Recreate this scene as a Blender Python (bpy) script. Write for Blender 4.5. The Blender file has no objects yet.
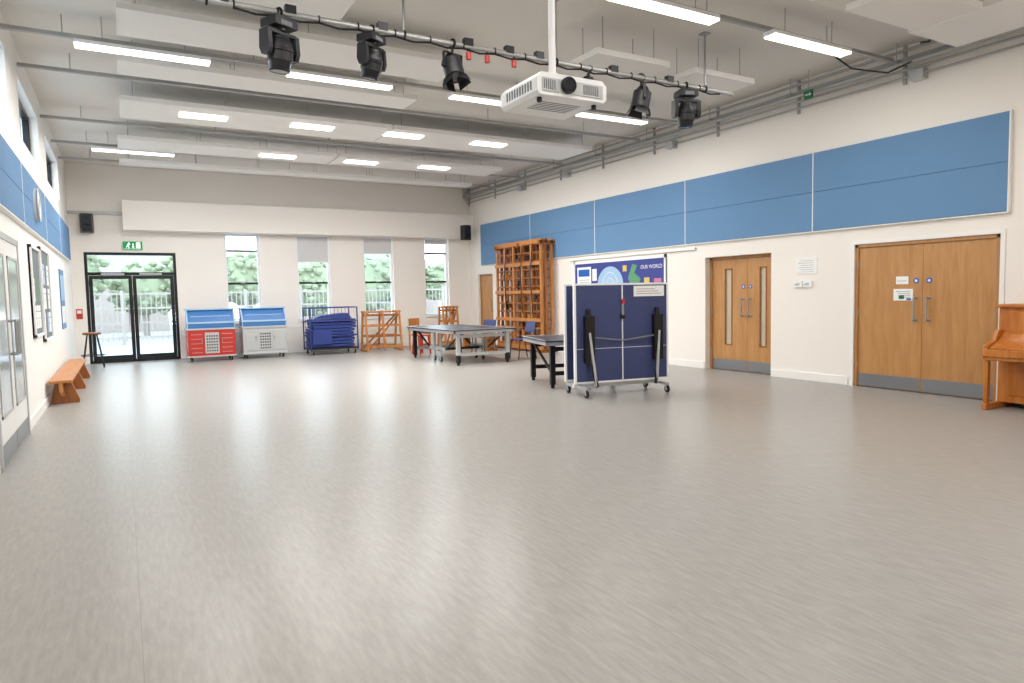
import bpy, bmesh, math, random
from mathutils import Vector, Matrix
random.seed(4)
K=1.1   # drawing units -> metres
sc=bpy.context.scene
sc.view_settings.view_transform='Standard'
sc.view_settings.look='None'
sc.view_settings.exposure=0.0

# ------------------------------------------------------------------ materials
def s2l(c):
    return tuple(((v/255)/12.92 if v/255<=.04045 else ((v/255+.055)/1.055)**2.4) for v in c)+(1,)
def base(name):
    m=bpy.data.materials.new(name); m.use_nodes=True
    nt=m.node_tree; b=nt.nodes['Principled BSDF']; return m,nt,b
def mat(name,rgb,rough=.5,metal=0.,var=.06,scale=3.,bump=0.,spec=None):
    m,nt,b=base(name); c=s2l(rgb)
    b.inputs['Roughness'].default_value=rough; b.inputs['Metallic'].default_value=metal
    if spec is not None: b.inputs['Specular IOR Level'].default_value=spec
    tc=nt.nodes.new('ShaderNodeTexCoord'); n=nt.nodes.new('ShaderNodeTexNoise'); n.inputs['Scale'].default_value=scale; n.inputs['Detail'].default_value=4
    nt.links.new(tc.outputs['Object'],n.inputs['Vector'])
    mx=nt.nodes.new('ShaderNodeMix'); mx.data_type='RGBA'
    mx.inputs[6].default_value=tuple(v*(1-var) for v in c[:3])+(1,); mx.inputs[7].default_value=tuple(min(1,v*(1+var)) for v in c[:3])+(1,)
    nt.links.new(n.outputs['Fac'],mx.inputs[0]); nt.links.new(mx.outputs[2],b.inputs['Base Color'])
    if bump:
        bp=nt.nodes.new('ShaderNodeBump'); bp.inputs['Strength'].default_value=bump; bp.inputs['Distance'].default_value=.01
        n2=nt.nodes.new('ShaderNodeTexNoise'); n2.inputs['Scale'].default_value=60; nt.links.new(tc.outputs['Object'],n2.inputs['Vector'])
        nt.links.new(n2.outputs['Fac'],bp.inputs['Height']); nt.links.new(bp.outputs[0],b.inputs['Normal'])
    return m
def wood(name,a,bb,axis=2,rough=.4,sc_=6):
    m,nt,b=base(name); b.inputs['Roughness'].default_value=rough
    tc=nt.nodes.new('ShaderNodeTexCoord'); mp=nt.nodes.new('ShaderNodeMapping'); s=[sc_]*3; s[axis]=sc_*.12; mp.inputs['Scale'].default_value=s
    n=nt.nodes.new('ShaderNodeTexNoise'); n.inputs['Scale'].default_value=3; n.inputs['Detail'].default_value=8; n.inputs['Distortion'].default_value=.6
    r=nt.nodes.new('ShaderNodeValToRGB'); r.color_ramp.elements[0].position=.3; r.color_ramp.elements[1].position=.7
    r.color_ramp.elements[0].color=s2l(a); r.color_ramp.elements[1].color=s2l(bb)
    nt.links.new(tc.outputs['Object'],mp.inputs[0]); nt.links.new(mp.outputs[0],n.inputs['Vector']); nt.links.new(n.outputs['Fac'],r.inputs[0]); nt.links.new(r.outputs[0],b.inputs['Base Color'])
    return m
def emis(name,rgb,st):
    m,nt,b=base(name); b.inputs['Base Color'].default_value=s2l(rgb); b.inputs['Emission Color'].default_value=s2l(rgb); b.inputs['Emission Strength'].default_value=st
    return m
def glass(name,tint=(235,242,245),k=.12):
    m=bpy.data.materials.new(name); m.use_nodes=True; nt=m.node_tree; nt.nodes.clear()
    o=nt.nodes.new('ShaderNodeOutputMaterial'); t=nt.nodes.new('ShaderNodeBsdfTransparent'); t.inputs[0].default_value=s2l(tint)
    g=nt.nodes.new('ShaderNodeBsdfGlossy'); g.inputs['Roughness'].default_value=.03; mx=nt.nodes.new('ShaderNodeMixShader'); mx.inputs[0].default_value=k
    nt.links.new(t.outputs[0],mx.inputs[1]); nt.links.new(g.outputs[0],mx.inputs[2]); nt.links.new(mx.outputs[0],o.inputs[0]); return m

M={}
M['wall']=mat('wall_paint',(240,234,226),.75,var=.015,scale=.6)
M['wallL']=mat('wall_paint_left',(240,238,233),.6,var=.015,scale=.6)
M['trim']=mat('white_gloss_paint',(240,238,234),.4,var=.01)
M['ceil']=mat('ceiling_paint',(222,217,209),.85,var=.02,scale=.8)
M['raft']=mat('acoustic_raft',(238,235,230),.8,var=.015,scale=2)
M['blue']=mat('blue_fabric',(102,141,180),.85,var=.03,scale=1.5,bump=.15)
M['blueL']=mat('blue_fabric_left',(98,138,178),.85,var=.03,scale=1.5,bump=.15)
M['doorw']=wood('oak_veneer',(176,124,70),(194,144,88),2,.4,5)
M['frame_w']=wood('oak_frame',(168,118,66),(186,136,84),2,.4,6)
M['gymw']=wood('gym_pine',(172,106,48),(200,136,72),2,.4,6)
M['gymw2']=wood('gym_pine_dark',(140,80,34),(168,102,50),2,.4,6)
M['pianow']=wood('piano_maple',(172,96,34),(198,124,52),2,.22,5)
M['steel']=mat('brushed_steel',(170,172,174),.35,.9,.05)
M['galv']=mat('galvanised_metal',(172,172,170),.45,.55,.08)
M['kick']=mat('kick_plate',(140,142,145),.35,.6,.05)
M['black']=mat('black_metal',(18,18,20),.4,.2,.1)
M['blackp']=mat('black_plastic',(26,26,30),.45,0,.1)
M['dark']=mat('dark_aluminium',(30,32,36),.35,.3,.05)
M['white']=mat('white_plastic',(240,240,240),.4,0,.01)
M['paper']=mat('paper',(240,240,238),.7,0,.01)
M['grey']=mat('grey_print',(120,122,126),.7,0,.02)
M['cgrey']=mat('cabinet_grey',(186,188,188),.35,.2,.03)
M['red']=mat('red_enamel',(186,50,40),.35,0,.05)
M['navy']=mat('navy_table',(58,68,112),.45,0,.05)
M['navyd']=mat('dark_table',(46,50,64),.35,0,.05)
M['cblue']=mat('crate_blue',(40,104,166),.4,0,.06)
M['cblued']=mat('trolley_blue',(36,54,124),.6,0,.08)
M['green']=emis('exit_green',(10,140,76),.3)
M['gsign']=mat('door_sign_green',(20,110,70),.5,0,.03)
M['exw']=emis('exit_white',(240,255,245),.9)
M['rblue']=mat('mandatory_blue',(20,90,180),.5,0,.02)
M['purple']=mat('display_backing',(58,68,142),.7,0,.08)
M['dgreen']=mat('display_green',(90,150,110),.7,0,.08)
M['dpink']=mat('display_pink',(190,120,150),.7,0,.08)
M['dyel']=mat('display_yellow',(214,190,100),.7,0,.08)
M['lblue']=mat('display_pale_blue',(160,192,220),.7,0,.08)
M['nboard']=mat('noticeboard_felt',(112,122,124),.85,0,.06)
M['strip']=emis('luminaire_diffuser',(255,251,244),4.)
M['glass']=glass('window_glass',k=.06)
M['lit_pane']=mat('vision_panel_painted_light',(196,184,160),.1,0,.1,spec=.6)  # opaque pane; pale beige painted in for the lit corridor behind
M['sglass']=mat('obscured_glass',(196,202,202),.12,0,.06,spec=.6)
M['lens']=mat('lens_glass',(20,24,34),.05,0,.05,spec=.9)
M['blind']=mat('roller_blind',(210,210,210),.8,0,.03)
M['pave']=mat('playground_paving',(156,160,164),.8,0,.12,1.5)
M['leaf']=mat('foliage',(140,151,122),.9,0,.16,3)
M['fence']=wood('fence_timber',(150,144,136),(168,160,150),2,.7,5)
M['roof']=mat('roof_slate',(136,132,132),.8,0,.1)
M['brick']=mat('brick_wall',(166,154,146),.85,0,.15,8)

# ---- floor vinyl
def floor_mat():
    m,nt,b=base('vinyl_floor'); L=nt.links.new; N=nt.nodes.new
    tc=N('ShaderNodeTexCoord'); mp=N('ShaderNodeMapping'); mp.inputs['Rotation'].default_value=(0,0,math.radians(4)); mp.inputs['Scale'].default_value=(16,2.4,1)
    n=N('ShaderNodeTexNoise'); n.inputs['Scale'].default_value=2.4; n.inputs['Detail'].default_value=6; n.inputs['Roughness'].default_value=.58; n.inputs['Distortion'].default_value=.1
    L(tc.outputs['Object'],mp.inputs[0]); L(mp.outputs[0],n.inputs['Vector'])
    r=N('ShaderNodeValToRGB'); e=r.color_ramp.elements
    e[0].position=.28; e[0].color=s2l((151,148,143)); e[1].position=.76; e[1].color=s2l((170,167,162))
    q=r.color_ramp.elements.new(.5); q.color=s2l((159,156,151))
    L(n.outputs['Fac'],r.inputs[0])
    sx=N('ShaderNodeSeparateXYZ'); L(tc.outputs['Object'],sx.inputs[0])
    md=N('ShaderNodeMath'); md.operation='PINGPONG'; md.inputs[1].default_value=1.0; L(sx.outputs['X'],md.inputs[0])
    lt=N('ShaderNodeMath'); lt.operation='LESS_THAN'; lt.inputs[1].default_value=.0018; L(md.outputs[0],lt.inputs[0])
    ms=N('ShaderNodeMix'); ms.data_type='RGBA'; ms.inputs[7].default_value=s2l((142,139,134)); L(lt.outputs[0],ms.inputs[0]); L(r.outputs[0],ms.inputs[6])
    L(ms.outputs[2],b.inputs['Base Color'])
    b.inputs['Roughness'].default_value=.28
    b.inputs['Specular IOR Level'].default_value=.13
    return m
M['floor']=floor_mat()

# ------------------------------------------------------------------ builder
class B:
    def __init__(s,name): s.name=name; s.bm=bmesh.new(); s.mats=[]; s.T=Matrix.Identity(4)
    def mi(s,m):
        m=M[m] if isinstance(m,str) else m
        if m not in s.mats: s.mats.append(m)
        return s.mats.index(m)
    def _add(s,vs,fs,m):
        k=s.mi(m); bv=[s.bm.verts.new(s.T@Vector(v)) for v in vs]
        for f in fs:
            try: fc=s.bm.faces.new([bv[i] for i in f]); fc.material_index=k
            except ValueError: pass
    def box(s,x0,x1,y0,y1,z0,z1,m):
        v=[(x,y,z) for x in(x0,x1) for y in(y0,y1) for z in(z0,z1)]
        s._add(v,[(0,1,3,2),(4,6,7,5),(0,4,5,1),(2,3,7,6),(0,2,6,4),(1,5,7,3)],m)
    def bar(s,p0,p1,w,h,m,up=(0,0,1)):
        p0=Vector(p0);p1=Vector(p1); d=(p1-p0).normalized(); u=Vector(up)
        if abs(d.dot(u))>.98: u=Vector((0,1,0))
        a=d.cross(u).normalized(); b=a.cross(d).normalized(); v=[]
        for p in(p0,p1):
            for i,j in((-1,-1),(1,-1),(1,1),(-1,1)): v.append(p+a*w/2*i+b*h/2*j)
        s._add(v,[(3,2,1,0),(4,5,6,7),(0,1,5,4),(1,2,6,5),(2,3,7,6),(3,0,4,7)],m)
    def cyl(s,p0,p1,r,m,seg=14,r2=None):
        p0=Vector(p0);p1=Vector(p1); r2=r if r2 is None else r2; d=(p1-p0).normalized()
        u=Vector((0,0,1)) if abs(d.z)<.9 else Vector((1,0,0)); a=d.cross(u).normalized(); b=a.cross(d)
        v=[];n=seg
        for p,rr in((p0,r),(p1,r2)):
            for i in range(n):
                t=2*math.pi*i/n; v.append(p+(a*math.cos(t)+b*math.sin(t))*rr)
        f=[(i,(i+1)%n,n+(i+1)%n,n+i) for i in range(n)]+[tuple(reversed(range(n))),tuple(range(n,2*n))]
        s._add(v,f,m)
    def sph(s,c,r,m,sx=1,sy=1,sz=1,seg=12,rg=8):
        v=[];f=[]
        for j in range(rg+1):
            p=math.pi*j/rg
            for i in range(seg):
                t=2*math.pi*i/seg; v.append((c[0]+r*sx*math.sin(p)*math.cos(t),c[1]+r*sy*math.sin(p)*math.sin(t),c[2]+r*sz*math.cos(p)))
        for j in range(rg):
            for i in range(seg): f.append((j*seg+i,(j+1)*seg+i,(j+1)*seg+(i+1)%seg,j*seg+(i+1)%seg))
        s._add(v,f,m)
    def path(s,pts,r,m,seg=8):
        for a,b in zip(pts,pts[1:]): s.cyl(a,b,r,m,seg)
        for p in pts[1:-1]: s.sph(p,r,m,seg=8,rg=6)
    def torus(s,c,ax,R,r,m,n=20,k=8):
        ax=Vector(ax).normalized(); u=Vector((0,0,1)) if abs(ax.z)<.9 else Vector((1,0,0)); a=ax.cross(u).normalized(); b=a.cross(ax); v=[];f=[]
        for i in range(n):
            t=2*math.pi*i/n; d=a*math.cos(t)+b*math.sin(t)
            for j in range(k):
                q=2*math.pi*j/k; v.append(Vector(c)+d*(R+r*math.cos(q))+ax*r*math.sin(q))
        for i in range(n):
            for j in range(k): f.append((i*k+j,((i+1)%n)*k+j,((i+1)%n)*k+(j+1)%k,i*k+(j+1)%k))
        s._add(v,f,m)
    def prism(s,pts,ax,a0,a1,m):
        n=len(pts); v=[]
        for a in(a0,a1):
            for p,q in pts: v.append({0:(a,p,q),1:(p,a,q),2:(p,q,a)}[ax])
        s._add(v,[(i,(i+1)%n,n+(i+1)%n,n+i) for i in range(n)]+[tuple(reversed(range(n))),tuple(range(n,2*n))],m)
    def text(s,body,size,o,xd,yd,m,align='CENTER'):
        c=bpy.data.curves.new('t','FONT'); c.body=body; c.size=size; c.align_x=align; c.align_y='CENTER'; c.extrude=.0005
        ob=bpy.data.objects.new('t',c); me=bpy.data.meshes.new_from_object(ob); k=s.mi(m)
        xd=Vector(xd);yd=Vector(yd);zd=xd.cross(yd); bv=[s.bm.verts.new(s.T@(Vector(o)+xd*v.co.x+yd*v.co.y+zd*v.co.z)) for v in me.vertices]
        for p in me.polygons:
            try: fc=s.bm.faces.new([bv[i] for i in p.vertices]); fc.material_index=k
            except ValueError: pass
        bpy.data.objects.remove(ob); bpy.data.curves.remove(c); bpy.data.meshes.remove(me)
    def done(s,bevel=0,seg=2,origin=None):
        bm=s.bm
        bmesh.ops.recalc_face_normals(bm,faces=bm.faces[:])
        xs=[v.co for v in bm.verts]
        if origin is None:
            mn=Vector([min(v[i] for v in xs) for i in range(3)]); mx=Vector([max(v[i] for v in xs) for i in range(3)])
            origin=Vector(((mn.x+mx.x)/2,(mn.y+mx.y)/2,mn.z))
        origin=Vector(origin)
        for v in bm.verts: v.co=(v.co-origin)*K
        for e in bm.edges:
            if len(e.link_faces)==2 and e.calc_face_angle(0)>math.radians(38): e.smooth=False
        for f in bm.faces: f.smooth=True
        me=bpy.data.meshes.new(s.name); bm.to_mesh(me); bm.free()
        for m in s.mats: me.materials.append(m)
        o=bpy.data.objects.new(s.name,me); o.location=origin*K; sc.collection.objects.link(o)
        if bevel:
            b=o.modifiers.new('bevel','BEVEL'); b.width=bevel*K; b.segments=seg; b.limit_method='ANGLE'; b.angle_limit=math.radians(50)
        return o
def frameT(x,y,z,ang):
    return Matrix.Translation((x,y,z))@Matrix.Rotation(ang,4,'Z')

XL,XR,YB,YN,H=-.93,8.70,17.62,-3.2,4.36
WT=.3
# ------------------------------------------------------------------ shell
def wall(name,axis,v0,v1,a0,a1,z0,z1,holes,m,leak_block=None):
    b=B(name); cs=sorted({a0,a1}|{h[0] for h in holes}|{h[1] for h in holes})
    for c0,c1 in zip(cs,cs[1:]):
        hs=sorted([(h[2],h[3]) for h in holes if h[0]<=c0+1e-6 and h[1]>=c1-1e-6]); z=z0
        segs=[]
        for h0,h1 in hs:
            if h0>z+1e-6: segs.append((z,h0))
            z=h1
        if z<z1: segs.append((z,z1))
        for s0,s1 in segs:
            if axis==0: b.box(v0,v1,c0,c1,s0,s1,m)
            else: b.box(c0,c1,v0,v1,s0,s1,m)
    if leak_block: b.box(leak_block[0],leak_block[1],a0,a1,z0-.15,z1,m)  # added unseen sheet closing the openings against light leaks
    return b.done(origin=(0,0,0))
D1=(4.02,5.80,0,1.93); D2=(7.18,8.55,0,1.91); D3=(16.28,17.14,0,1.92)
WX=[(2.19,2.98),(3.87,4.69),(5.58,6.40),(7.31,8.03)]; WZ=(.80,2.97)
BD=(-.68,1.13,0,2.46)
CL=[(6.6,8.9),(9.9,12.1),(13.2,15.6)]
b=B('floor'); b.box(XL-WT,XR+WT,YN-WT,YB+WT,-.15,0,'floor'); b.done(origin=(0,0,0))
b=B('ceiling'); b.box(XL-WT,XR+WT,YN-WT,YB+WT,H,H+.2,'ceil'); b.done(origin=(0,0,0))
wall('wall_right',0,XR,XR+WT,YN,YB+WT,0,H,[D1,D2,D3],'wall',leak_block=(XR+WT,XR+WT+.04))  # rear sheet added to stop outside light leaking round the doors
wall('wall_left',0,XL-WT,XL,YN,YB+WT,0,H,[(c[0],c[1],3.3,4.02) for c in CL],'wallL')
wall('wall_back',1,YB,YB+WT,XL,XR,0,H,[BD]+[(w[0],w[1],WZ[0],WZ[1]) for w in WX],'wall')
wall('wall_front',1,YN-WT,YN,XL,XR,0,H,[],'wall')
b=B('trim_bulkhead'); b.box(.1,XR-.01,17.25,YB,2.93,3.58,'wall'); b.box(.1,XR-.01,17.23,17.25,2.93,2.96,'trim'); b.done(.008)
# baseboards
b=B('baseboard_right')
for a0,a1 in((YN,D1[0]-.05),(D1[1]+.07,D2[0]-.02),(D2[1]+.02,D3[0]-.05),(D3[1]+.05,YB)): b.box(XR-.018,XR,a0,a1,0,.12,'trim')
b.done(.004)
b=B('baseboard_back')
for a0,a1 in((XL,BD[0]-.01),(BD[1]+.01,XR-.02)): b.box(a0,a1,YB-.018,YB,0,.12,'trim')
b.done(.004)
b=B('baseboard_left')
for a0,a1 in((YN,6.7),(8.72,YB-.02)): b.box(XL,XL+.018,a0,a1,0,.12,'trim')
b.done(.004)

# ------------------------------------------------------------------ acoustic wall panels
def panels(name,x0,x1,edges,z0,z1,m):
    b=B(name)
    for y0,y1 in zip(edges,edges[1:]): 
        zm=(z0+z1)/2
        b.box(x0,x1,y0+.008,y1-.008,z0,zm-.002,m); b.box(x0,x1,y0+.008,y1-.008,zm+.002,z1,m)
    xa,xb=(x0+.01,x1) if x0>0 else (x0,x1-.01)
    for y in edges: b.box(xa-.012 if x0>0 else xa,xb if x0>0 else xb+.012,y-.008,y+.008,z0-.01,z1+.01,'trim')
    b.box(min(x0,x1),max(x0,x1),edges[0],edges[-1],z0-.02,z0-.004,'trim')
    return b.done(.003)
panels('acoustic_wall_panel',XR-.05,XR,[3.94,6.43,8.98,11.62,14.22,16.85],2.17,3.27,'blue')
panels('acoustic_wall_panel',XL,XL+.05,[1.4,4.0,6.6,9.2,11.8,14.4,16.95],2.24,2.90,'blueL')

# ------------------------------------------------------------------ wooden doors right wall
def dhandle(b,x,y,z0,z1,dx):
    b.path([(x,y,z0),(x+dx,y,z0),(x+dx,y,z1),(x,y,z1)],.011,'steel',10)
    for z in(z0,z1): b.cyl((x,y,z),(x+dx*.12,y,z),.022,'steel')
def door_right(name,d,split,xf,glassp=(),single=False):
    b=B(name); y0,y1,_,z1=d; f=.045; x=XR+xf
    for a,c in((y0,y0+f),(y1-f,y1)): b.box(x-.02,x+.09,a,c,0,z1,'frame_w')
    b.box(x-.02,x+.09,y0,y1,z1-f,z1,'frame_w')
    leaves=[(y0+f,split-.002),(split+.002,y1-f)] if not single else [(y0+f,y1-f)]
    for i,(a,c) in enumerate(leaves):
        g=[q for q in glassp if a<q[0]<c]
        if g:
            ga,gc,gz0,gz1=g[0]
            b.box(x+.0,x+.045,a,ga,.01,z1-f-.004,'doorw'); b.box(x,x+.045,gc,c,.01,z1-f-.004,'doorw')
            b.box(x,x+.045,ga,gc,.01,gz0,'doorw'); b.box(x,x+.045,ga,gc,gz1,z1-f-.004,'doorw')
            b.box(x+.018,x+.026,ga,gc,gz0,gz1,'lit_pane')
            for e0,e1,h0,h1 in((ga-.012,ga+.008,gz0-.012,gz1+.012),(gc-.008,gc+.012,gz0-.012,gz1+.012),(ga,gc,gz0-.012,gz0+.008),(ga,gc,gz1-.008,gz1+.012)): b.box(x-.008,x,e0,e1,h0,h1,'gymw2')
        else: b.box(x,x+.045,a,c,.01,z1-f-.004,'doorw')
        b.box(x-.003,x,a+.01,c-.01,.015,.185,'kick')
    for z in(.3,1.0,1.65):
        for y in ((y0+f),(y1-f)): b.cyl((x-.008,y,z-.04),(x-.008,y,z+.04),.008,'steel',8)
    return b,x
b,x=door_right('door_1',D1,4.90,.03)
for y in(4.82,4.98): 
    dhandle(b,x,y,.92,1.2,-.06)
    b.cyl((x-.004,y,1.42),(x,y,1.42),.036,'rblue',20); b.cyl((x-.006,y,1.42),(x-.004,y,1.42),.018,'white',16)
b.box(x-.004,x,5.02,5.27,1.17,1.32,'paper')
for i in range(4): b.box(x-.006,x-.004,5.05,5.24-.03*i,1.285-.025*i,1.291-.025*i,'grey')
b.box(x-.006,x-.004,5.04,5.10,1.175,1.2,'rblue'); b.box(x-.006,x-.004,5.13,5.2,1.19,1.24,'gsign')
b.box(x-.004,x,5.08,5.24,1.38,1.48,'paper'); b.box(x-.006,x-.004,5.10,5.22,1.42,1.425,'grey')
b.done(.002)
b,x=door_right('door_2',D2,7.75,.13,[(8.08,8.22,.44,1.7),(7.38,7.50,.44,1.7)])
for y in(7.69,7.83):
    dhandle(b,x,y,.92,1.2,-.06); b.cyl((x-.004,y,1.40),(x,y,1.40),.034,'rblue',20); b.cyl((x-.006,y,1.40),(x-.004,y,1.40),.017,'white',16)
b.done(.002)
b,x=door_right('door_3',D3,0,.08,(),True); dhandle(b,x,16.42,.92,1.2,-.06); b.done(.002)
b=B('trim_door_architrave')
for a,c in((D1[0]-.05,D1[0]),(D1[1],D1[1]+.06)): b.box(XR-.012,XR,a,c,0,D1[3],'trim')
b.box(XR-.012,XR,D1[0]-.05,D1[1]+.06,D1[3],D1[3]+.05,'trim'); b.done()

# ------------------------------------------------------------------ back glazed door
b=B('door_4'); x0,x1,_,zt=BD; y0,y1=YB+.06,YB+.13
def fr(b,a0,a1,h0,h1,w,m,y0=y0,y1=y1):
    b.box(a0,a0+w,y0,y1,h0,h1,m); b.box(a1-w,a1,y0,y1,h0,h1,m); b.box(a0+w,a1-w,y0,y1,h0,h0+w,m); b.box(a0+w,a1-w,y0,y1,h1-w,h1,m)
fr(b,x0,x1,0,zt,.06,'dark'); b.box(x0+.06,x1-.06,y0,y1,1.95,2.02,'dark')
xm=(x0+x1)/2
for a,c in((x0+.065,xm-.003),(xm+.003,x1-.065)):
    fr(b,a,c,.015,1.945,.075,'dark',y0-.005,y1-.01); b.box(a+.07,c-.07,y0+.02,y0+.03,.08,1.88,'glass')
    b.box(a+.07,c-.07,y0+.005,y0+.05,.06,.16,'dark')
b.box(x0+.06,x1-.06,y0+.02,y0+.03,2.02,zt-.06,'glass')
for xx in(xm-.1,xm+.1): b.path([(xx,y0,.85),(xx,y0-.06,.85),(xx,y0-.06,1.25),(xx,y0,1.25)],.012,'steel')
b.box(xm-.6,xm-.15,y0-.03,y0,1.96,2.0,'cgrey'); b.box(xm+.15,xm+.6,y0-.03,y0,1.96,2.0,'cgrey')
b.done(.003)
# windows
for i,(a,c) in enumerate(WX):
    b=B('window_%d'%(i+1)); fr(b,a,c,WZ[0],WZ[1],.05,'white',YB+.1,YB+.17)
    b.box(a+.05,c-.05,YB+.1,YB+.17,2.50,2.56,'white'); b.box(a+.05,c-.05,YB+.09,YB+.1,2.515,2.545,'dark'); b.box(a+.05,c-.05,YB+.1,YB+.17,1.72,1.77,'dark')
    b.box(a+.05,c-.05,YB+.13,YB+.14,WZ[0]+.05,2.5,'glass'); b.box(a+.05,c-.05,YB+.13,YB+.14,2.56,WZ[1]-.05,'glass')
    b.box(a-.02,c+.02,YB-.04,YB+.1,WZ[0]-.03,WZ[0],'trim')
    b.box((a+c)/2-.05,(a+c)/2+.05,YB+.07,YB+.1,1.75,1.775,'steel')
    b.done(.003)
for (a,c),zb in zip(WX,(2.9,2.28,2.52,2.8)):
    b=B('roller_blind'); b.cyl((a+.02,YB+.05,2.93),(c-.02,YB+.05,2.93),.03,'white'); b.box(a+.03,c-.03,YB+.045,YB+.05,zb,2.93,'blind'); b.box(a+.03,c-.03,YB+.04,YB+.055,zb-.02,zb,'white'); b.done()
for i,(a,c) in enumerate(CL):
    b=B('window_%d'%(i+5))
    X0,X1=XL-.18,XL-.1
    for q0,q1 in((a,a+.05),(c-.05,c),((a+c)/2-.03,(a+c)/2+.03)): b.box(X0,X1,q0,q1,3.3,4.02,'dark')
    b.box(X0,X1,a,c,3.3,3.35,'dark'); b.box(X0,X1,a,c,3.97,4.02,'dark'); b.box(X0+.03,X0+.04,a,c,3.3,4.02,'glass'); b.done(.003)

# ------------------------------------------------------------------ left door and wall items
b=B('door_5'); ya,yb=6.75,8.66
for a,c in((ya,ya+.06),(yb-.06,yb)): b.box(XL,XL+.03,a,c,0,2.0,'cgrey')
b.box(XL,XL+.03,ya,yb,1.94,2.0,'cgrey')
for a,c in((ya+.06,7.70),(7.706,yb-.06)):
    b.box(XL,XL+.02,a,c,.01,1.94,'trim'); b.box(XL+.02,XL+.024,a+.14,c-.14,.42,1.78,'sglass')
    for e0,e1,h0,h1 in((a+.12,a+.145,.40,1.80),(c-.145,c-.12,.40,1.80),(a+.12,c-.12,.40,.425),(a+.12,c-.12,1.775,1.80)): b.box(XL+.02,XL+.03,e0,e1,h0,h1,'cgrey')
    b.box(XL+.022,XL+.025,a+.01,c-.01,.02,.19,'kick')
for y in(7.62,7.79): b.path([(XL+.02,y,.9),(XL+.08,y,.9),(XL+.08,y,1.2),(XL+.02,y,1.2)],.012,'steel')
b.done(.002)
def noticeboard(y0,y1,z0,z1,seed):
    rn=random.Random(seed); b=B('noticeboard'); b.box(XL,XL+.02,y0,y1,z0,z1,'nboard')
    for a,c,h0,h1 in((y0,y0+.035,z0,z1),(y1-.035,y1,z0,z1),(y0,y1,z0,z0+.035),(y0,y1,z1-.035,z1)): b.box(XL,XL+.04,a,c,h0,h1,'white')
    y=y0+.09
    while y<y1-.22:
        z=z0+.1
        while z<z1-.34:
            b.box(XL+.02,XL+.023,y,y+.2,z,z+.28,rn.choice(['paper','paper','grey','dgreen','paper','lblue'])); b.box(XL+.023,XL+.0235,y+.03,y+.17,z+.2,z+.215,'grey'); b.box(XL+.023,XL+.0235,y+.03,y+.15,z+.12,z+.13,'grey'); z+=.33
        y+=.25
    b.done(.003)
noticeboard(9.75,10.7,.95,2.05,1); noticeboard(10.85,12.0,.85,2.1,2)
b=B('wall_poster'); b.box(XL,XL+.012,14.2,15.1,.9,1.95,'cblue'); b.box(XL+.012,XL+.014,14.28,15.02,1.4,1.85,'lblue'); b.box(XL+.012,XL+.014,14.28,15.02,1.0,1.3,'paper'); b.done()
b=B('wall_clock'); b.cyl((XL+.05,10.4,2.58),(XL+.09,10.4,2.58),.2,'white',32); b.torus((XL+.09,10.4,2.58),(1,0,0),.2,.012,'cgrey',32)
b.bar((XL+.093,10.4,2.58),(XL+.093,10.46,2.66),.012,.003,'black',(1,0,0)); b.bar((XL+.093,10.4,2.58),(XL+.093,10.34,2.44),.008,.003,'black',(1,0,0)); b.done()
b=B('fire_notice'); b.box(-.88,-.76,YB-.012,YB,1.0,1.22,'red'); b.box(-.86,-.78,YB-.014,YB-.012,1.12,1.19,'paper'); b.done()
# exit sign
b=B('exit_sign'); b.box(.08,.46,YB-.05,YB,2.52,2.70,'green')
yy=YB-.053
b.box(.10,.44,yy,YB-.05,2.535,2.54,'exw')
b.sph((.20,yy,2.665),.014,'exw',sy=.2); b.bar((.195,yy,2.65),(.175,yy,2.60),.022,.004,'exw',(0,1,0)); b.bar((.175,yy,2.60),(.20,yy,2.575),.012,.004,'exw',(0,1,0)); b.bar((.20,yy,2.575),(.19,yy,2.55),.012,.004,'exw',(0,1,0)); b.bar((.175,yy,2.60),(.14,yy,2.57),.012,.004,'exw',(0,1,0)); b.bar((.19,yy,2.645),(.225,yy,2.625),.01,.004,'exw',(0,1,0)); b.bar((.19,yy,2.645),(.155,yy,2.63),.01,.004,'exw',(0,1,0))
b.bar((.28,yy,2.66),(.28,yy,2.58),.016,.004,'exw',(0,1,0)); b.prism([(.255,2.59),(.305,2.59),(.28,2.55)],1,yy-.002,yy,'exw')
b.box(.34,.42,yy-.001,yy+.001,2.555,2.68,'exw'); b.done()
# speakers
def speaker(x,y,yw):
    b=B('wall_speaker'); b.prism([(x-.13,y),(x+.13,y),(x+.1,y-.2),(x-.1,y-.2)],2,2.87,3.27,'blackp'); b.torus((x,y-.203,2.98),(0,1,0),.065,.01,'dark'); b.cyl((x,y-.2,2.98),(x,y-.206,2.98),.055,'dark'); b.cyl((x,y-.2,3.17),(x,y-.206,3.17),.03,'dark'); b.box(x-.03,x+.03,y-.01,yw,3.0,3.1,'black'); b.done(.01)
speaker(-.58,YB-.06,YB); speaker(8.33,17.17,17.24)
b=B('wall_trunking'); b.box(XL,.1,YB-.05,YB,3.28,3.34,'galv'); b.done(.003)
# wall notices right
b=B('wall_notice'); b.box(XR-.008,XR,6.38,6.74,1.56,1.80,'paper')
for i in range(6): b.box(XR-.009,XR-.008,6.43,6.69-.04*(i%2),1.59+.032*i,1.594+.032*i,'grey')
b.done()
for y in (6.68,6.52):
    b=B('thermostat'); b.box(XR-.03,XR,y-.07,y+.07,1.37,1.46,'white'); b.box(XR-.032,XR-.03,y-.03,y+.03,1.395,1.435,'cgrey'); b.cyl((XR-.034,y+.045,1.41),(XR-.03,y+.045,1.41),.008,'grey'); b.done(.005)
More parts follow.
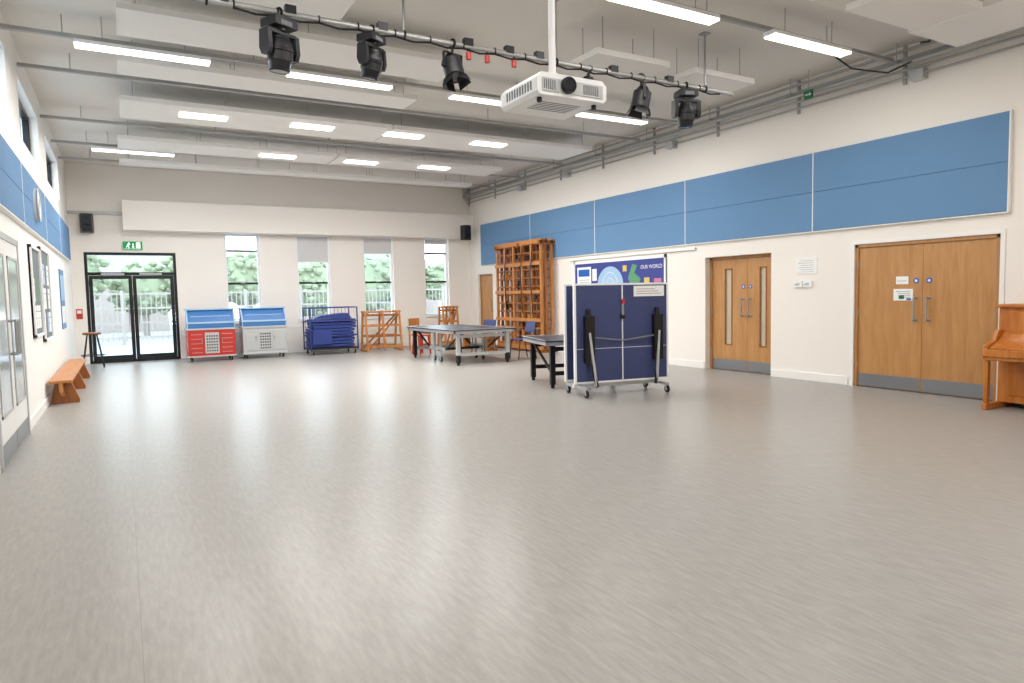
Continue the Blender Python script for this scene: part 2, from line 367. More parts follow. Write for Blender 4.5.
# display board
b=B('display_board'); Y0,Y1=9.5,12.42; b.box(XR-.02,XR,Y0,Y1,.95,2.0,'purple')
for a,c,h0,h1 in((Y0,Y0+.04,.95,2.03),(Y1-.04,Y1,.95,2.03),(Y0,Y1,1.97,2.03),(Y0,Y1,.93,.97)): b.box(XR-.035,XR,a,c,h0,h1,'paper')
b.box(XR-.024,XR-.02,11.8,12.3,1.35,1.9,'paper'); b.box(XR-.026,XR-.024,11.85,12.25,1.7,1.85,'rblue'); 
for i in range(5): b.box(XR-.026,XR-.024,11.86,12.22,1.42+.05*i,1.43+.05*i,'grey')
pts=[(11.15+.42*math.cos(t/14*math.pi),1.5+.38*math.sin(t/14*math.pi)) for t in range(15)]; b.prism(pts,0,XR-.026,XR-.02,'lblue')
for r_ in(.12,.24): b.torus((XR-.027,11.15,1.52),(1,0,0),r_,.006,'paper',24,4)
b.prism([(10.45,1.9),(10.3,1.86),(10.38,1.72),(10.2,1.6),(10.3,1.4),(10.15,1.3),(10.45,1.28),(10.5,1.5),(10.58,1.62)],0,XR-.026,XR-.02,'dgreen')
b.box(XR-.026,XR-.02,9.62,9.82,1.35,1.6,'dpink'); b.box(XR-.026,XR-.02,9.95,10.1,1.5,1.62,'dyel'); b.box(XR-.026,XR-.02,10.62,10.74,1.76,1.88,'dyel'); b.box(XR-.026,XR-.02,11.6,11.75,1.6,1.85,'paper')
b.text('OUR WORLD',.1,(XR-.024,9.90,1.82),(0,-1,0),(0,0,1),'paper')
b.box(XR-.05,XR,8.75,12.6,2.06,2.1,'trim')
b.done()
b=B('door_direction_sign'); b.box(XR-.30,XR-.285,6.26,6.40,3.97,4.09,'gsign'); b.cyl((XR-.29,6.33,4.09),(XR-.29,6.33,H),.008,'galv',8); b.prism([(6.28,4.03),(6.31,4.055),(6.31,4.005)],0,XR-.302,XR-.30,'paper'); b.box(XR-.302,XR-.30,6.31,6.38,4.023,4.037,'paper'); b.done()

# ------------------------------------------------------------------ ceiling: services
b=B('conduit_run')
for x,z,r in((XR-.10,4.27,.018),(XR-.16,4.10,.028),(XR-.10,4.03,.016),(XR-.06,3.95,.014)): b.cyl((x,YN+.01,z),(x,YB-.01,z),r,'galv',10)
b.box(XR-.06,XR-.03,YN+.01,YB-.01,4.15,4.2,'galv')
y=YN+.6
while y<YB:
    b.box(XR-.03,XR,y-.02,y+.02,3.88,H,'galv'); b.box(XR-.22,XR-.03,y-.02,y+.02,4.13,4.15,'galv'); b.cyl((XR-.2,y,4.14),(XR-.2,y,H),.006,'galv',6); y+=1.55
for y,z in((4.95,3.98),(9.3,3.98),(12.6,4.0),(14.6,3.98)): b.box(XR-.12,XR-.0,y-.08,y+.08,z-.1,z+.02,'cgrey')
b.path([(XR-.12,4.9,4.3),(XR-.3,4.7,4.22),(XR-.45,4.5,4.3),(XR-.6,4.45,H)],.012,'black')
b.path([(XR-.14,4.9,4.12),(XR-.3,5.2,4.0),(XR-.42,5.6,4.15),(XR-.5,5.8,H)],.010,'black')
b.done()
rows=[-1.9,1.55,5.08,8.57]
trays=rows+[9.85,12.4,14.2,15.75]
for y in trays:
    b=B('cable_tray') 
    b.box(XL+.005,XR-.24,y+.08,y+.13,4.13,4.17,'galv')
    for x in (-.4,1.5,3.4,5.3,7.2): b.cyl((x,y+.105,4.17),(x,y+.105,H),.006,'galv',6)
    b.done()
def raft(x0,x1,y0,y1,z=4.04):
    b=B('acoustic_ceiling_raft'); b.box(x0,x1,y0,y1,z,z+.05,'raft')
    b.box(x0,x1,y0-.008,y0,z-.004,z+.058,'trim'); b.box(x0-.008,x0,y0,y1,z-.004,z+.058,'trim'); b.box(x1,x1+.008,y0,y1,z-.004,z+.058,'trim')
    n=max(2,int((x1-x0)/1.2)+1)
    for i in range(n):
        x=x0+.15+(x1-x0-.3)*i/(n-1)
        for y in(y0+.1,y1-.1): b.cyl((x,y,z+.05),(x,y,H),.005,'steel',6)
    b.done()
raft(.12,3.9,10.6,11.65); raft(3.95,7.85,10.6,11.65)
raft(.08,3.7,13.1,13.95); raft(3.75,7.3,13.1,13.95)
raft(.1,3.6,7.35,8.1); raft(.1,2.0,6.3,6.9,4.08); raft(.1,3.7,9.05,9.6,4.08)
raft(4.57,5.6,6.05,6.62,3.92); raft(6.0,7.0,6.05,6.62,3.92); raft(6.0,7.1,3.5,4.12,3.92); raft(4.4,5.5,3.5,4.12,3.92); raft(7.3,8.2,3.0,4.3,4.0)
raft(.1,7.6,15.2,15.6)
# luminaires
def strip(x,y,l=1.29,w=.13,z=4.02,lit=True,sq=False,pw=1.):
    b=B('linear_ceiling_light' if not sq else 'ceiling_panel_light')
    b.box(x-.01,x+l+.01,y-w/2-.008,y+w/2+.008,z+.012,z+(.06 if not sq else .02),'white'); b.box(x,x+l,y-w/2,y+w/2,z,z+.012,'strip')
    b.box(x,x+l,y-w/2-.01,y-w/2,z-.002,z+.02,'strip')
    if not sq:
        for q in(.25,l-.25): b.cyl((x+q,y,z+.06),(x+q,y,H),.005,'steel',6)
    o=b.done()
    if lit:
        L=bpy.data.lights.new('lamp','AREA'); L.shape='RECTANGLE'; L.size=l*K; L.size_y=w*K; L.energy=LP*(l*w/.168)*pw; L.color=(1,.975,.945)
        lo=bpy.data.objects.new('lamp_tube',L); lo.parent=o; sc.collection.objects.link(lo)
        lo.location=(0,0,-.012)
LP=33
for y in rows:
    for x in(-.29,1.86,4.0,6.1): strip(x,y,pw=.95 if y<4 else 1.)
strip(-.32,14.2,pw=2.1)
for x,y in((.85,11.05),(2.41,11.0),(3.9,10.95),(5.5,10.95),(2.36,13.5),(3.95,13.45),(5.5,13.4)): strip(x,y,.64,.22,4.02,True,True,2.7)

# ------------------------------------------------------------------ lighting bar
YBAR,ZB=6.0,3.72
b=B('stage_lighting_bar'); b.cyl((.3,YBAR,ZB),(6.55,YBAR,ZB),.026,'galv',16)
for x in(.7,2.35,4.0,6.1): b.cyl((x,YBAR,ZB),(x,YBAR,H-.002),.012,'steel',8); b.torus((x,YBAR,ZB),(1,0,0),.034,.01,'black',16,6); b.box(x-.05,x+.05,YBAR-.05,YBAR+.05,H-.015,H,'steel')
x=.9
while x<6.3:
    b.path([(x,YBAR-.01,ZB-.03),(x+.17,YBAR-.02,ZB-.055),(x+.34,YBAR-.01,ZB-.03)],.009,'black',6)
    b.torus((x,YBAR,ZB),(1,0,0),.03,.007,'black',12,5); x+=.34
b.box(.42,.95,YBAR-.1,YBAR+.1,3.84,3.99,'black'); b.box(.5,.56,YBAR-.03,YBAR+.03,ZB,3.85,'black'); b.box(.8,.86,YBAR-.03,YBAR+.03,ZB,3.85,'black')
for x in(1.3,2.1,2.95,3.4,3.75,4.7,5.5): b.box(x,x+.09,YBAR-.03,YBAR+.03,ZB-.0,ZB+.07,'blackp')
for x in(3.0,3.2,3.5): b.path([(x,YBAR,ZB-.02),(x,YBAR,ZB-.06)],.012,'black',8); b.cyl((x,YBAR,ZB-.055),(x,YBAR,ZB-.12),.026,'red',14)
b.done()
def moving_head(x,tilt,pan,s=1.):
    b=B('moving_head_spotlight'); b.T=Matrix.Translation((x,YBAR,ZB-.03))@Matrix.Rotation(pan,4,'Z')@Matrix.Scale(s,4)
    b.cyl((0,0,.03),(0,0,-.03),.02,'steel'); b.torus((0,0,.03),(1,0,0),.04,.012,'black',14,6)
    b.prism([(-.11,-.03),(.11,-.03),(.12,-.05),(.12,-.11),(-.12,-.11),(-.12,-.05)],1,-.1,.1,'blackp')
    b.box(-.06,.06,-.103,-.1,-.1,-.06,'grey')
    b.cyl((0,0,-.11),(0,0,-.14),.07,'black',20)
    b.prism([(-.15,-.14),(.15,-.14),(.15,-.17),(-.15,-.17)],1,-.05,.05,'blackp')
    for sx in(-1,1):
        b.prism([(-.055,-.15),(.055,-.15),(.065,-.3),(.04,-.36),(-.04,-.36),(-.065,-.3)],0,sx*.15-.022,sx*.15+.022,'blackp')
        b.cyl((sx*.12,0,-.3),(sx*.13,0,-.3),.045,'black',16)
    T0=b.T.copy(); b.T=T0@Matrix.Translation((0,0,-.3))@Matrix.Rotation(tilt,4,'X')
    b.cyl((0,0,.12),(0,0,.02),.075,'blackp',20,r2=.115); b.cyl((0,0,.02),(0,0,-.09),.115,'blackp',24,r2=.11); b.cyl((0,0,-.09),(0,0,-.17),.10,'black',24,r2=.085)
    b.cyl((0,0,-.17),(0,0,-.176),.075,'lens',20); b.torus((0,0,-.17),(0,0,1),.082,.01,'dark',20,6)
    for k in range(6): b.torus((0,0,.09-.02*k),(0,0,1),.088+.006*k,.004,'black',20,4)
    b.done()
def par_can(x,tilt,pan,s=1.):
    b=B('par_can_spotlight'); b.T=Matrix.Translation((x,YBAR,ZB-.03))@Matrix.Rotation(pan,4,'Z')@Matrix.Scale(s,4)
    b.torus((0,0,.03),(1,0,0),.038,.012,'black',14,6); b.cyl((0,0,.0),(0,0,-.06),.012,'black')
    b.bar((-.11,0,-.06),(.11,0,-.06),.03,.008,'black')
    for sx in(-1,1): b.bar((sx*.11,0,-.06),(sx*.11,0,-.2),.008,.03,'black',(0,1,0)); b.cyl((sx*.1,0,-.19),(sx*.13,0,-.19),.018,'blackp')
    T0=b.T.copy(); b.T=T0@Matrix.Translation((0,0,-.19))@Matrix.Rotation(tilt,4,'X')
    b.cyl((0,0,.13),(0,0,.07),.045,'black',18,r2=.085); b.cyl((0,0,.07),(0,0,-.10),.095,'blackp',20); b.torus((0,0,-.10),(0,0,1),.097,.008,'black',20,6); b.cyl((0,0,-.098),(0,0,-.102),.085,'lens',20)
    for a in range(4):
        t=math.pi/2*a; c,sn=math.cos(t),math.sin(t); p=[(c*.09-sn*.06,sn*.09+c*.06,-.10),(c*.09+sn*.06,sn*.09-c*.06,-.10),(c*.11+sn*.08,sn*.11-c*.08,-.17),(c*.11-sn*.08,sn*.11+c*.08,-.17)]
        q=[(v[0]*1.03,v[1]*1.03,v[2]-.002) for v in p]; b._add(p+q,[(0,1,2,3),(7,6,5,4),(0,4,5,1),(1,5,6,2),(2,6,7,3),(3,7,4,0)],'black')
    b.done()
moving_head(1.25,.1,.5,.94); moving_head(2.04,.25,.6,.84); par_can(2.83,-.3,.3,1.0); par_can(4.42,-.5,.8,.8); par_can(5.13,.2,1.2,1.05); moving_head(5.8,.1,-.3,.93)
# projector
b=B('ceiling_projector'); X0,X1,Y0,Y1,Z0,Z1=2.06,2.54,3.28,3.70,2.46,2.585
b.prism([(X0,Z0+.02),(X0+.02,Z0),(X1-.02,Z0),(X1,Z0+.02),(X1,Z1-.03),(X1-.03,Z1),(X0+.03,Z1),(X0,Z1-.03)],1,Y0,Y1,'white')
b.box(X0+.03,X1-.03,Y0-.006,Y0,Z0+.02,Z1-.03,'cgrey')
lx=X0+.2; lz=2.525
b.cyl((lx,Y0+.01,lz),(lx,Y0-.03,lz),.046,'black',28); b.cyl((lx,Y0-.03,lz),(lx,Y0-.034,lz),.034,'lens',24); b.torus((lx,Y0-.03,lz),(0,1,0),.04,.006,'dark',24,6)
for i in range(8): b.box(X0+.31+.014*i,X0+.317+.014*i,Y0-.009,Y0-.005,Z0+.03,Z1-.04,'grey')
for i in range(6): b.box(X0+.04+.014*i,X0+.047+.014*i,Y0-.009,Y0-.005,Z0+.03,Z1-.04,'grey')
for i in range(10): b.box(X0-.003,X0+.002,Y0+.06+.03*i,Y0+.075+.03*i,Z0+.035,Z1-.04,'grey')
for x in(X0+.05,X1-.05): b.cyl((x,Y0+.06,Z0),(x,Y0+.06,Z0-.025),.015,'black')
for i in range(6): b.box(X0+.1,X1-.1,Y0+.12+.03*i,Y0+.13+.03*i,Z0-.002,Z0+.002,'grey')
xm,ym=(X0+X1)/2,(Y0+Y1)/2
b.box(xm-.1,xm+.1,ym-.1,ym+.1,Z1,Z1+.012,'white')
for a,c in((-1,-1),(1,-1),(1,1),(-1,1)): b.bar((xm,ym,Z1+.035),(xm+.17*a,ym+.15*c,Z1+.008),.02,.012,'white')
b.cyl((xm,ym,Z1),(xm,ym,Z1+.07),.035,'white',20); b.cyl((xm,ym,Z1+.05),(xm,ym,H),.021,'white',18); b.cyl((xm,ym,H-.03),(xm,ym,H),.08,'white',20)
b.path([(xm+.03,ym+.02,H),(xm+.035,ym+.03,3.0),(xm+.07,ym+.15,2.66),(xm+.05,Y1,2.55)],.007,'white',6)
b.done(.004)

# ------------------------------------------------------------------ table tennis tables
def castor(b,x,y,r=.045,m='black'):
    b.cyl((x-.013,y,r),(x+.013,y,r),r,m,16); b.cyl((x-.016,y,r),(x+.016,y,r),r*.45,'cgrey',12)
    b.bar((x-.02,y,r),(x-.02,y,2*r+.015),.006,.03,'cgrey',(0,1,0)); b.bar((x+.02,y,r),(x+.02,y,2*r+.015),.006,.03,'cgrey',(0,1,0)); b.box(x-.024,x+.024,y-.02,y+.02,2*r+.012,2*r+.022,'cgrey')
def tt_table(name,T,W,L,half=False):
    b=B(name); b.T=T; zt=.69
    b.box(0,W,0,L,zt-.022,zt,'navyd')
    for a,c,d,e in((0,W,0,.018),(0,W,L-.018,L),(0,.018,0,L),(W-.018,W,0,L)): b.box(a,c,d,e,zt,zt+.0015,'white')
    b.box(W/2-.003,W/2+.003,0,L,zt,zt+.0015,'white')
    for a,c,d,e in((.02,W-.02,.02,.05),(.02,W-.02,L-.05,L-.02),(.02,.05,.02,L-.02),(W-.05,W-.02,.02,L-.02)): b.box(a,c,d,e,zt-.075,zt-.022,'cgrey')
    ys=[.12,L-.12] if not half else [.12,L-.18]
    for k,y in enumerate(ys):
        for x in(.14,W-.14):
            b.box(x-.035,x+.035,y-.035,y+.035,.05,zt-.07,'black' if (half or k==1) else 'cgrey'); b.cyl((x,y,0),(x,y,.05),.028,'black',14)
            if not half and k==0: b.box(x-.036,x+.036,y-.036,y+.036,.05,.2,'black')
        b.box(.14,W-.14,y-.015,y+.015,.18,.24,'cgrey' if not half else 'black'); b.box(.14,W-.14,y-.015,y+.015,zt-.16,zt-.1,'cgrey' if not half else 'black')
    if not half:
        ym=L/2
        for y in(ym-.16,ym+.16):
            for x in(.2,W-.2): b.box(x-.02,x+.02,y-.02,y+.02,.11,zt-.03,'cgrey'); castor(b,x,y,.05)
        for x in(.2,W-.2): b.box(x-.02,x+.02,ym-.4,ym+.4,.24,.30,'cgrey'); b.bar((x,ym-.4,.27),(x,.14,.6),.03,.03,'black'); b.bar((x,ym+.4,.27),(x,L-.14,.6),.03,.03,'black')
        b.box(.2,W-.2,ym-.02,ym+.02,.22,.27,'black')
    else:
        for x in(.14,W-.14): b.bar((x,.12,.2),(x,L-.18,.62),.03,.03,'black')
    b.done(.003)
tt_table('table_tennis_table',frameT(5.42,11.75,0,.0),1.36,2.46)
tt_table('table_tennis_table',frameT(5.12,8.06,0,-.27),1.2,1.3,True)

b=B('folded_table_tennis_table')
ang=math.atan2(7.0-7.25,6.40-5.02); b.T=frameT(5.04,7.25,0,ang); W=1.39
for (y0,y1,fy) in((-.03,-.005,-1),(.28,.305,1)):
    b.box(.02,W-.02,y0,y1,.19,1.45,'navy')
    ya,yc=(y0-.008,y1+.015) if fy<0 else (y0-.015,y1+.008)
    for a,c,h0,h1 in((0,.025,.17,1.47),(W-.025,W,.17,1.47),(.025,W-.025,.17,.195),(.025,W-.025,1.445,1.47)): b.box(a,c,ya,yc,h0,h1,'white')
yf=-.036
b.box(W/2-.008,W/2+.008,yf,-.03,.2,1.44,'white')
b.box(.03,W-.03,yf+.002,-.03,.62,.626,'white')
b.cyl((W/2,yf-.02,1.05),(W/2,yf-.02,1.22),.012,'steel'); b.box(W/2-.02,W/2+.02,yf-.035,yf,1.2,1.26,'red'); b.box(W/2-.03,W/2+.03,yf-.02,yf,1.0,1.06,'black')
b.box(.05,W-.05,.11,.16,.10,.16,'white')
for x in(.1,W-.1):
    b.box(x-.02,x+.02,-.18,.42,.10,.135,'cgrey'); castor(b,x,-.16,.05); castor(b,x,.4,.05)
    b.box(x-.018,x+.018,.12,.155,.135,1.3,'white')
for x,dx in((.19,.05),(W-.19,-.05)):
    b.box(x-.065,x+.065,-.11,-.04,.45,1.05,'black'); b.bar((x,-.075,1.05),(x,-.055,1.14),.05,.03,'black'); b.bar((x+dx*1.2,-.15,.14),(x-dx*.3,-.09,.9),.03,.03,'cgrey')
    b.bar((x,-.09,.47),(x+dx*1.5,-.15,.13),.04,.04,'black')
b.bar((.19,-.09,.78),(W/2,-.055,.72),.018,.018,'grey'); b.bar((W-.19,-.09,.78),(W/2,-.055,.72),.018,.018,'grey')
b.box(.86,1.32,-.046,-.039,1.29,1.43,'paper')
for i in range(3): b.box(.9,1.28-.05*i,-.048,-.046,1.325+.03*i,1.331+.03*i,'grey')
b.done(.003)

# ------------------------------------------------------------------ climbing frame (folded against right wall)
b=B('gym_climbing_frame'); y0,y1=13.15,15.22
for xl,n,(m1,m2) in((8.28,6,('gymw','gymw2')),(8.40,5,('gymw2','gymw')),(8.56,8,('gymw','gymw'))):
    for i in range(n):
        y=y0+(y1-y0)*i/(n-1)
        b.box(xl-.03,xl+.03,y-.028,y+.028,.04,2.60,m1)
    for k in range(13):
        z=.16+k*.195
        b.cyl((xl,y0,z),(xl,y1,z),.02,m2,8)
    b.box(xl-.035,xl+.035,y0-.03,y1+.03,2.50,2.60,m1); b.box(xl-.035,xl+.035,y0-.03,y1+.03,.04,.14,m1)
for z in(.75,1.4,2.05): b.box(8.22,8.25,y0-.03,y1+.03,z-.04,z+.04,'gymw')
for y in(y0,y0+.96,y1): b.box(8.2,XR-.02,y-.03,y+.03,2.46,2.56,'gymw2'); b.box(8.2,XR-.02,y-.03,y+.03,.0,.08,'gymw2')
rq=random.Random(9)
for k in range(9):
    yy=y0+.15+rq.random()*1.6; zz=.3+.24*k; b.box(8.32,8.37,yy,yy+.32,zz,zz+.1,'gymw2' if k%2 else 'gymw'); b.box(8.25,8.30,yy+.05,yy+.10,zz-.03,zz+.16,'blackp')
for y in(y0+.25,y0+.7,y1-.6): b.path([(8.2,y,2.46),(8.15,y+.02,1.8),(8.2,y+.03,.9)],.014,'blackp',6)
b.done(.004)

# ------------------------------------------------------------------ back-wall equipment
def trolley(x0,x1,yb,body,seed):
    b=B('serving_trolley'); y0=yb; y1=yb+.55
    b.box(x0+.02,x1-.02,y0,y1,.12,.70,body); b.box(x0,x1,y0-.02,y1+.02,.70,.74,'cgrey'); b.box(x0,x1,y0-.02,y1+.02,.10,.13,'cgrey')
    b.box(x0+.06,x0+.33,y0-.012,y0,.18,.64,body); b.box(x1-.33,x1-.06,y0-.012,y0,.18,.64,body); b.box(x0+.36,x1-.36,y0-.012,y0,.18,.64,'cgrey')
    for i in range(5):
        for j in range(6): b.box(x0+.39+i*.05,x0+.42+i*.05,y0-.016,y0-.011,.22+j*.065,.255+j*.065,'blackp')
    for x in(x0+.3,x1-.3): b.cyl((x,y0-.03,.42),(x,y0-.03,.52),.008,'steel',8)
    for z in(.2,.3,.4,.5,.6): b.box(x0+.08,x0+.31,y0-.016,y0-.012,z,z+.008,'cgrey'); b.box(x1-.31,x1-.08,y0-.016,y0-.012,z,z+.008,'cgrey')
    b.prism([(y0+.0,.74),(y1,.74),(y1,1.14),(y0+.2,1.14),(y0,.86)],0,x0+.03,x1-.03,'cblue')
    b.box(x0,x1,y0+.15,y1+.01,1.14,1.17,'lblue'); b.box(x0,x1,y0-.02,y0+.02,.84,.88,'lblue')
    for x in(x0+.01,x1-.03): b.bar((x+.01,y0,.87),(x+.01,y0+.2,1.15),.03,.03,'lblue'); b.box(x,x+.02,y0,y0+.03,.74,.86,'lblue')
    b.bar((x0+.1,y0+.1,1.0),(x1-.1,y0+.1,1.0),.015,.015,'lblue')
    for x in(x0+.1,x1-.1):
        for y in(y0+.08,y1-.08): castor(b,x,y,.042)
    b.cyl((x0-.03,y0+.1,.6),(x0-.03,y1-.1,.6),.012,'steel',8); b.cyl((x0-.03,y0+.1,.6),(x0+.02,y0+.1,.6),.01,'steel',8); b.cyl((x0-.03,y1-.1,.6),(x0+.02,y1-.1,.6),.01,'steel',8)
    b.done(.006)
trolley(1.19,2.2,16.45,'red',1); trolley(2.33,3.33,16.5,'cgrey',2)
# blue mat trolley
b=B('equipment_trolley'); x0,x1,y0,y1=3.82,4.95,16.3,17.0
b.box(x0,x1,y0,y1,.12,.16,'blackp')
for x in(x0,x1):
    for y in(y0,y1): b.cyl((x,y,.1),(x,y,1.12),.016,'cblued',10)
for z in(1.12,.8,.45):
    for y in(y0,y1): b.cyl((x0,y,z),(x1,y,z),.014,'cblued',8)
    for x in(x0,x1): b.cyl((x,y0,z),(x,y1,z),.014,'cblued',8)
for k in range(9):
    z=.18+k*.075; o=random.uniform(-.04,.04); b.box(x0+.05+o,x1-.05+o,y0+.04,y1-.06,z,z+.062,'cblued')
b.prism([(x0+.1,.86),(x1-.1,.86),(x1-.2,.98),(x0+.3,.94)],1,y0+.1,y1-.1,'cblued')
for k in range(12): b.cyl((x0+.09*k+.05,y1,.45),(x0+.09*k+.05,y1,1.12),.006,'cblued',6)
b.box(x0+.05,x0+.5,y0-.02,y0,.25,.6,'cblued')
for x in(x0+.06,x1-.06):
    for y in(y0+.06,y1-.06): castor(b,x,y,.05)
b.done(.008)
# wooden trestle / gym A-frames
def trestle(x0,x1,y,h,d=.5):
    b=B('wooden_gym_trestle')
    for yy,s in((y,1),(y+d,-1)):
        for x in(x0,x1,(x0+x1)/2): b.bar((x,yy,.03),(x,yy+s*d*.3,h),.045,.05,'gymw')
        for k in range(4):
            z=.12+k*(h-.2)/3; b.bar((x0-.02,yy+s*d*.3*z/h,z),(x1+.02,yy+s*d*.3*z/h,z),.03,.05,'gymw2' if k%2 else 'gymw')
        b.bar((x0,yy,.03),(x1,yy+s*d*.3,h-.05),.03,.04,'gymw2')
    b.box(x0-.04,x1+.04,y+d*.25,y+d*.75,h-.02,h+.03,'gymw')
    for x in(x0,x1): b.box(x-.03,x+.03,y-.03,y+d+.03,0,.06,'gymw')
    b.done(.005)
trestle(5.2,6.08,16.3,.98); trestle(7.2,7.6,16.1,1.05,.5)
b=B('wooden_balance_bench'); b.box(7.45,7.75,14.2,15.9,.32,.36,'gymw'); b.box(7.57,7.63,14.3,15.8,.08,.14,'gymw')
for y in(14.4,15.7): b.box(7.43,7.77,y-.05,y+.05,0,.05,'gymw'); b.box(7.5,7.7,y-.02,y+.02,.05,.32,'gymw')
b.done(.004)
b=B('wooden_stacking_chair'); b.T=frameT(6.35,15.7,0,.5)
for x in(0,.36):
    for y in(0,.36): b.bar((x,y,0),(x,y,.42 if y==0 else .8),.035,.035,'gymw')
b.box(-.02,.38,-.02,.38,.40,.43,'gymw'); b.box(0,.36,.345,.37,.62,.8,'gymw'); b.box(0,.36,.345,.37,.5,.55,'gymw'); b.box(0,.36,.01,.03,.15,.18,'gymw'); b.done(.004)
b=B('red_step_stool'); b.T=frameT(5.95,14.75,0,.3)
for x in(0,.3):
    for y in(0,.3): b.bar((x,y,0),(x*.8+.03,y*.8+.03,.42),.03,.03,'red')
b.box(0,.3,0,.3,.42,.45,'red'); b.box(.02,.28,.02,.04,.2,.23,'red'); b.done(.004)
def school_chair(x,y,a):
    b=B('blue_school_chair'); b.T=frameT(x,y,0,a)
    for sx in(0,.38): b.path([(sx,0,.012),(sx,.04,.4),(sx,.36,.4),(sx,.42,.012)],.011,'dark',8); b.path([(sx,.36,.4),(sx,.42,.78)],.011,'dark',8)
    b.box(-.01,.39,0,.38,.405,.425,'navy'); b.prism([(.375,.55),(.395,.55),(.43,.78),(.41,.78)],0,0,.38,'navy'); b.done(.006)
school_chair(6.9,14.0,-1.3); school_chair(7.0,12.4,-1.6)
# bar stool by the door
b=B('metal_stool'); cx,cy=-.58,16.65
b.cyl((cx,cy,.70),(cx,cy,.735),.17,'gymw2',24); b.torus((cx,cy,.70),(0,0,1),.16,.012,'black',24,6)
for i in range(4):
    t=math.pi/4+i*math.pi/2; b.cyl((cx+.12*math.cos(t),cy+.12*math.sin(t),.70),(cx+.27*math.cos(t),cy+.27*math.sin(t),.0),.013,'dark',10)
b.torus((cx,cy,.26),(0,0,1),.215,.010,'dark',24,6); b.done()
# gym bench along left wall
b=B('wooden_gym_bench'); b.box(XL+.04,XL+.3,10.7,14.75,.30,.335,'gymw'); b.box(XL+.15,XL+.19,10.9,14.6,.10,.17,'gymw')
for y in(11.0,12.7,14.4): 
    b.prism([(XL+.03,0),(XL+.36,0),(XL+.36,.05),(XL+.27,.30),(XL+.09,.30),(XL+.03,.05)],1,y-.04,y+.04,'gymw2'); b.box(XL+.15,XL+.19,y-.3,y+.3,.17,.3,'gymw')
b.done(.004)

# ------------------------------------------------------------------ piano
b=B('upright_piano'); y0,y1=2.48,3.86
b.box(8.36,8.67,y0,y1,.06,1.10,'pianow'); b.box(8.32,8.685,y0-.02,y1+.02,1.10,1.135,'pianow')
b.box(8.335,8.36,y0+.1,y1-.1,.74,1.06,'pianow'); b.box(8.345,8.36,y0+.1,y1-.1,.14,.54,'pianow')
for y in(y0,y1-.045): 
    b.prism([(8.04,.56),(8.36,.56),(8.36,.86),(8.28,.86),(8.2,.74),(8.04,.70)],1,y,y+.045,'pianow')
    b.box(8.06,8.12,y,y+.045,.05,.56,'pianow'); b.box(8.04,8.67,y-.004,y+.049,0,.07,'pianow')
b.box(8.04,8.36,y0,y1,.54,.59,'pianow'); b.box(8.02,8.06,y0,y1,.58,.66,'pianow')
b.prism([(8.07,.68),(8.24,.74),(8.36,.84),(8.36,.72),(8.07,.655)],1,y0+.045,y1-.045,'pianow')
b.box(8.3,8.345,y0+.3,y1-.3,.84,.86,'gymw2')
for y in(3.1,3.17,3.24): b.box(8.25,8.36,y-.015,y+.015,.04,.055,'dyel')
b.done(.008,3)

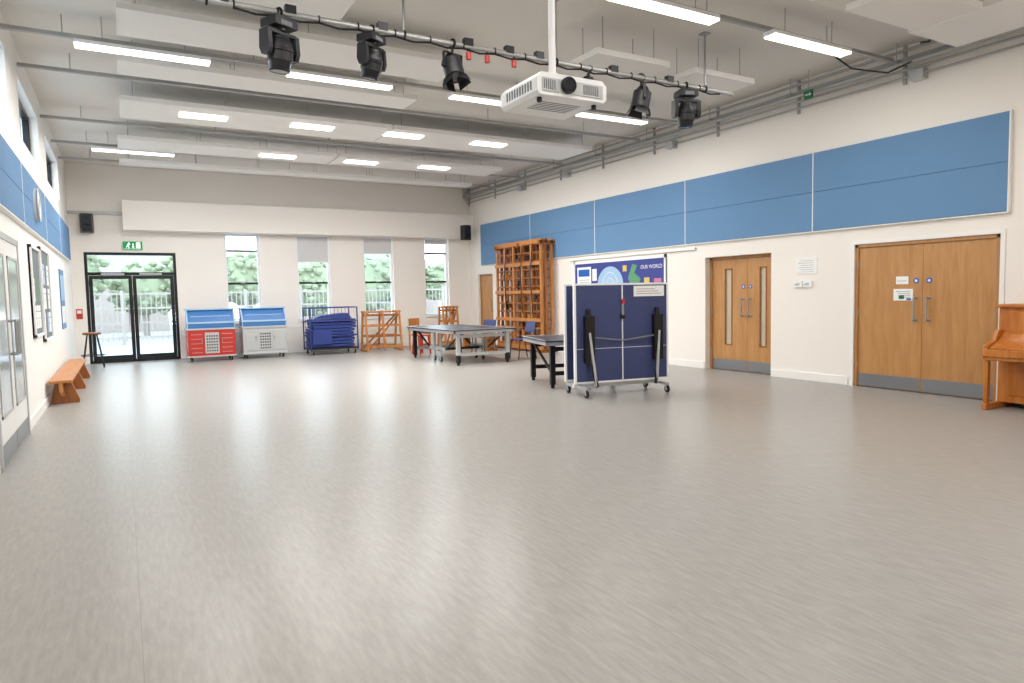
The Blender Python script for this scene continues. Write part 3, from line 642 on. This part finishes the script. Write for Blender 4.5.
# ------------------------------------------------------------------ outside
b=B('playground_ground'); b.box(-22,34,YB+WT+.01,48,-.22,-.12,'pave'); b.box(-22,XL-WT-.02,YN,YB+WT,-.22,-.12,'pave'); b.done(origin=(0,0,-.12))
b=B('playground_fence'); Yf=27.0
x=-8
while x<22: 
    b.box(x-.05,x+.05,Yf,Yf+.1,-.12,1.75,'fence')
    for k in range(12): b.box(x+.07+k*.16,x+.10+k*.16,Yf+.03,Yf+.05,0,1.7,'fence')
    x+=2.0
for z in(.1,.6,1.1,1.6): b.box(-8,22,Yf+.02,Yf+.04,z,z+.06,'fence')
b.done()
def tree(x,y,z,r,seed):
    rnd=random.Random(seed); b=B('tree')
    b.cyl((x,y,-.12),(x,y,z),.14,'fence',10,r2=.08)
    b.sph((x,y,z),r*.82,'leaf',1,.8,.85,18,12)
    for v in b.bm.verts:
        if v.co.z>z-r: v.co+=Vector((rnd.uniform(-1,1),rnd.uniform(-1,1),rnd.uniform(-1,1)))*.06*r
    for k in range(150):
        t=rnd.uniform(0,6.28); p=math.acos(rnd.uniform(-.8,1)); q=r*rnd.uniform(.74,.98)
        c=(x+q*math.sin(p)*math.cos(t),y+q*math.sin(p)*math.sin(t)*.8,z+q*math.cos(p)*.85); b.sph(c,r*rnd.uniform(.07,.14),'leaf',1,1,.8,6,4)
    b.done()
for i in range(11): tree(-4+2.3*i+random.uniform(-.4,.4),31+random.uniform(-1,2),2.0+random.uniform(-.3,.4),1.45+random.uniform(-.2,.3),i)
b=B('neighbouring_house'); b.box(-9,2,38,46,-.12,2.6,'brick'); b.prism([(38,2.6),(46,2.6),(42,4.4)],0,-9.3,2.3,'roof'); b.box(9,17,39,46,-.12,2.4,'brick'); b.prism([(39,2.4),(46,2.4),(42.5,4.2)],0,8.7,17.3,'roof'); b.done()

# ------------------------------------------------------------------ world
w=bpy.data.worlds.new('sky'); sc.world=w; w.use_nodes=True; nt=w.node_tree; bg=nt.nodes['Background']
tc=nt.nodes.new('ShaderNodeTexCoord'); sx=nt.nodes.new('ShaderNodeSeparateXYZ'); r=nt.nodes.new('ShaderNodeValToRGB')
nt.links.new(tc.outputs['Generated'],sx.inputs[0]); nt.links.new(sx.outputs['Z'],r.inputs[0]); r.color_ramp.elements[0].color=(.95,.97,1,1); r.color_ramp.elements[1].color=(.8,.88,1,1); r.color_ramp.elements[1].position=.8
nt.links.new(r.outputs[0],bg.inputs[0]); bg.inputs[1].default_value=6.5

# ------------------------------------------------------------------ camera
f=682.1; yaw,pit,rol=[math.radians(v) for v in (29.64,-3.95,-1.15)]
fw=Vector((math.sin(yaw)*math.cos(pit),math.cos(yaw)*math.cos(pit),math.sin(pit))); r0=Vector((math.cos(yaw),-math.sin(yaw),0)); u0=r0.cross(fw)
rr=r0*math.cos(rol)+u0*math.sin(rol); uu=-r0*math.sin(rol)+u0*math.cos(rol)
cd=bpy.data.cameras.new('camera'); cd.sensor_width=36; cd.lens=f/1024*36; cd.clip_start=.05; cd.clip_end=300
co=bpy.data.objects.new('camera',cd); sc.collection.objects.link(co)
m=Matrix.Identity(4)
for i in range(3): m[i][0]=rr[i]; m[i][1]=uu[i]; m[i][2]=-fw[i]
m[2][3]=1.35*K; co.matrix_world=m; sc.camera=co
